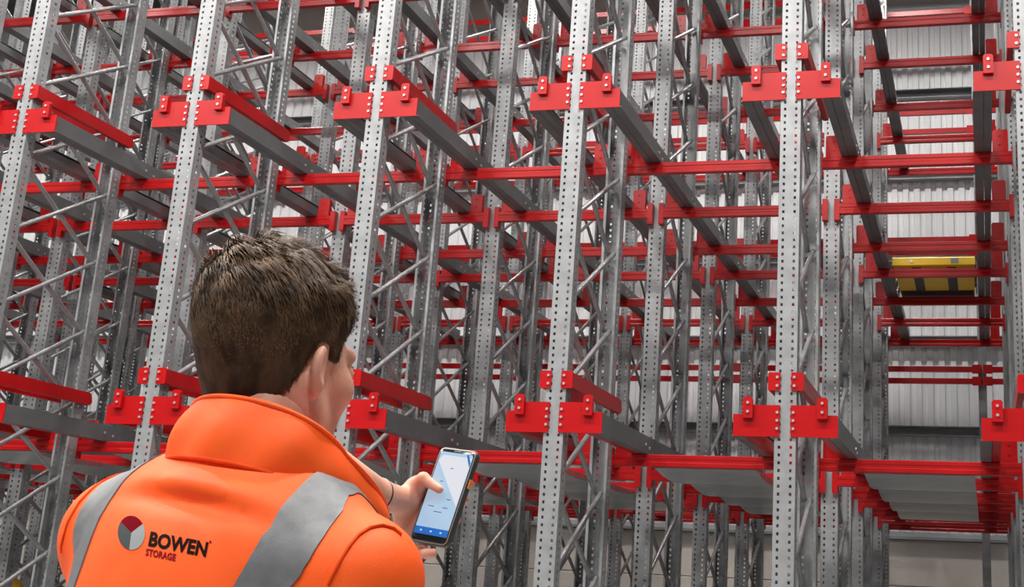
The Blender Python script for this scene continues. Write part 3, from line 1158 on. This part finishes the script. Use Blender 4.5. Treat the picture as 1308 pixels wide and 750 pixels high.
# strands
tri = np.concatenate([hf[:, [0, 1, 2]], hf[:, [0, 2, 3]]])
A_, B_, C_ = hv[tri[:, 0]], hv[tri[:, 1]], hv[tri[:, 2]]
nn = np.cross(B_ - A_, C_ - A_)
ar = np.linalg.norm(nn, axis=1)
keep = (head_neck((A_ + B_ + C_) / 3) > .0012)
ar = ar * keep
NS = 36000
pick = rng.choice(len(tri), NS, p=ar / ar.sum())
r1, r2 = np.sqrt(rng.random(NS)), rng.random(NS)
pts = (1 - r1)[:, None] * A_[pick] + (r1 * (1 - r2))[:, None] * B_[pick] + (r1 * r2)[:, None] * C_[pick]
nrm = nn[pick] / np.linalg.norm(nn[pick], axis=1)[:, None]
out = pts - np.array((0, -.018, .02))
nrm = np.where((np.sum(nrm * out, 1) < 0)[:, None], -nrm, nrm)
crown = np.array((-.012, -.066, .112))
rad = pts - crown
flow = rad / (np.linalg.norm(rad, axis=1)[:, None] + 1e-6)
swirl = np.cross(nrm, flow)
nearc = np.exp(-(np.linalg.norm(rad, axis=1) / .05) ** 2)
topf = np.clip((pts[:, 2] - .025) / .085, 0, 1)
clump = np.sin(pts[:, 0] * 190 + 3 * np.sin(pts[:, 1] * 90)) * np.cos(pts[:, 1] * 150 + 2 * np.sin(pts[:, 2] * 110))
flow = flow + swirl * (.30 * nearc + .25 * clump * (.4 + topf))[:, None] + np.array((.25, .15, 0)) * topf[:, None]
flow = flow + rng.normal(0, .16, (NS, 3))
flow -= nrm * np.sum(flow * nrm, 1)[:, None]
flow /= np.linalg.norm(flow, axis=1)[:, None] + 1e-6
zt = np.clip((pts[:, 2] + .09) / .17, 0, 1)
ln = (.0055 + .006 * zt + .012 * topf) * (.7 + .6 * rng.random(NS)) * (1 + .35 * clump * topf)
lift = .08 + .10 * topf + .12 * nearc + .16 * np.maximum(clump, 0) * topf
side = np.cross(nrm, flow)
wd = (.00034 + .00022 * rng.random(NS)) * (.75 + .6 * topf)
base = pts - nrm * .0022                      # rooted in the cap
m1 = base + (flow * .5 + nrm * (lift[:, None] + .14)) * ln[:, None]
m2 = base + (flow * 1.0 + nrm * (lift[:, None] + .05)) * ln[:, None]
vs = np.stack([base - side * wd[:, None], base + side * wd[:, None], m1 - side * wd[:, None] * .9, m1 + side * wd[:, None] * .9, m2], 1)
vs = vs + 0.0
idx = np.arange(NS) * 5
q4 = np.stack([idx, idx + 1, idx + 3, idx + 2], 1).tolist()
t3 = np.stack([idx + 2, idx + 3, idx + 4], 1).tolist()
st = add('hair_strands', mesh('hair_strands', xf(TH, vs.reshape(-1, 3)), q4 + t3, M['strand'], True), hair)
st['kind'] = 'stuff'

# ------------------------------------------------------------------ smartphone
ph = add('smartphone', None)
ph.matrix_world = TP
prop(ph, "rugged dark smartphone with a pale blue lit screen in the man's hand", 'phone')


def rrect(w, h, r, n=6):
    o = []
    for cx, cy, a in ((w - r, h - r, 0), (-w + r, h - r, 90), (-w + r, -h + r, 180), (w - r, -h + r, 270)):
        for i in range(n + 1):
            t = math.radians(a + 90 * i / n)
            o.append((cx + r * math.cos(t), cy + r * math.sin(t)))
    return o


def slab(w, h, r, z0, z1, ch, name, mat):
    a = rrect(w - ch, h - ch, r - ch * .5); b = rrect(w, h, r)
    n = len(a)
    vs = [(x, y, z0) for x, y in a] + [(x, y, z0 + ch) for x, y in b] + [(x, y, z1 - ch) for x, y in b] + [(x, y, z1) for x, y in a]
    fs = [tuple(range(n - 1, -1, -1)), tuple(range(3 * n, 4 * n))]
    for l in range(3):
        fs += [(l * n + i, l * n + (i + 1) % n, (l + 1) * n + (i + 1) % n, (l + 1) * n + i) for i in range(n)]
    return mesh(name, vs, fs, mat, True, 50)


cs_ = add('case', slab(phw, phh, .010, -pht, pht - .0012, .002, 'case', M['case']), ph)
add('bezel', slab(phw - .0012, phh - .0012, .0095, pht - .0014, pht - .0002, .0005, 'bezel', M['casegrey']), ph)
add('glass', slab(phw - .0034, phh - .0034, .0075, pht - .0006, pht + .0002, .0002, 'glass', M['glass']), ph)
zs = pht + .00035


def flat(pts_, name, mat, z, parent):
    n = len(pts_)
    vs = [(x, y, z) for x, y in pts_] + [(x, y, z - .00012) for x, y in pts_]
    fs = [tuple(range(n)), tuple(range(2 * n - 1, n - 1, -1))] + [(i + n, (i + 1) % n + n, (i + 1) % n, i) for i in range(n)]
    return add(name, mesh(name, vs, fs, mat), parent)


sw = phw - .0050
sc = flat([(-sw, -.0660), (sw, -.0660), (sw, .0680), (sw - .003, .0715), (-sw + .003, .0715), (-sw, .0680)], 'screen', M['scr'], zs, ph)
flat([(-sw + .001, .056), (-sw + .008, .066), (sw - .001, .066), (sw - .001, -.016)], 'screen_white_area', M['scr_w'], zs + .0002, sc)
flat([(-sw + .001, .052), (-sw + .001, -.012), (.004, -.012)], 'screen_pale_area', M['scr_m'], zs + .0002, sc)
flat([(-sw, -.0660), (sw, -.0660), (sw, -.0545), (-sw, -.0545)], 'navigation_bar', M['scr_b'], zs + .0002, sc)
for x in (-.020, 0, .020):
    flat([(x - .0018, -.0615), (x + .0018, -.0615), (x + .0018, -.0590), (x - .0018, -.0590)], 'navigation_icon', M['scr_w'], zs + .0004, sc)
for x, y, w in ((-.016, -.020, .006), (.012, -.020, .005), (0, -.028, .008), (.0, .045, .003), (-.012, .022, .003), (.014, -.006, .004)):
    flat([(x - w, y - .0006), (x + w, y - .0006), (x + w, y + .0006), (x - w, y + .0006)], 'screen_text_line', M['scr_t'], zs + .0004, sc)
flat([(.020, .071), (.0245, .071), (sw - .001, .050), (sw - .001, .058)], 'screen_corner_mark', M['scr_b'], zs + .0004, sc)
flat([(-.008, .0735), (.008, .0735), (.007, .0755), (-.007, .0755)], 'speaker_slot', M['casegrey'], zs, ph)
add('side_button', MB().box(phw - .0005, phw + .0016, .018, .033, -.002, .003).me('side_button', M['pbutton']), ph)
add('camera_notch', MB().box(-phw - .0008, -phw + .0005, .040, .050, -.002, .002).me('volume_key', M['black']), ph).name = 'volume_key'
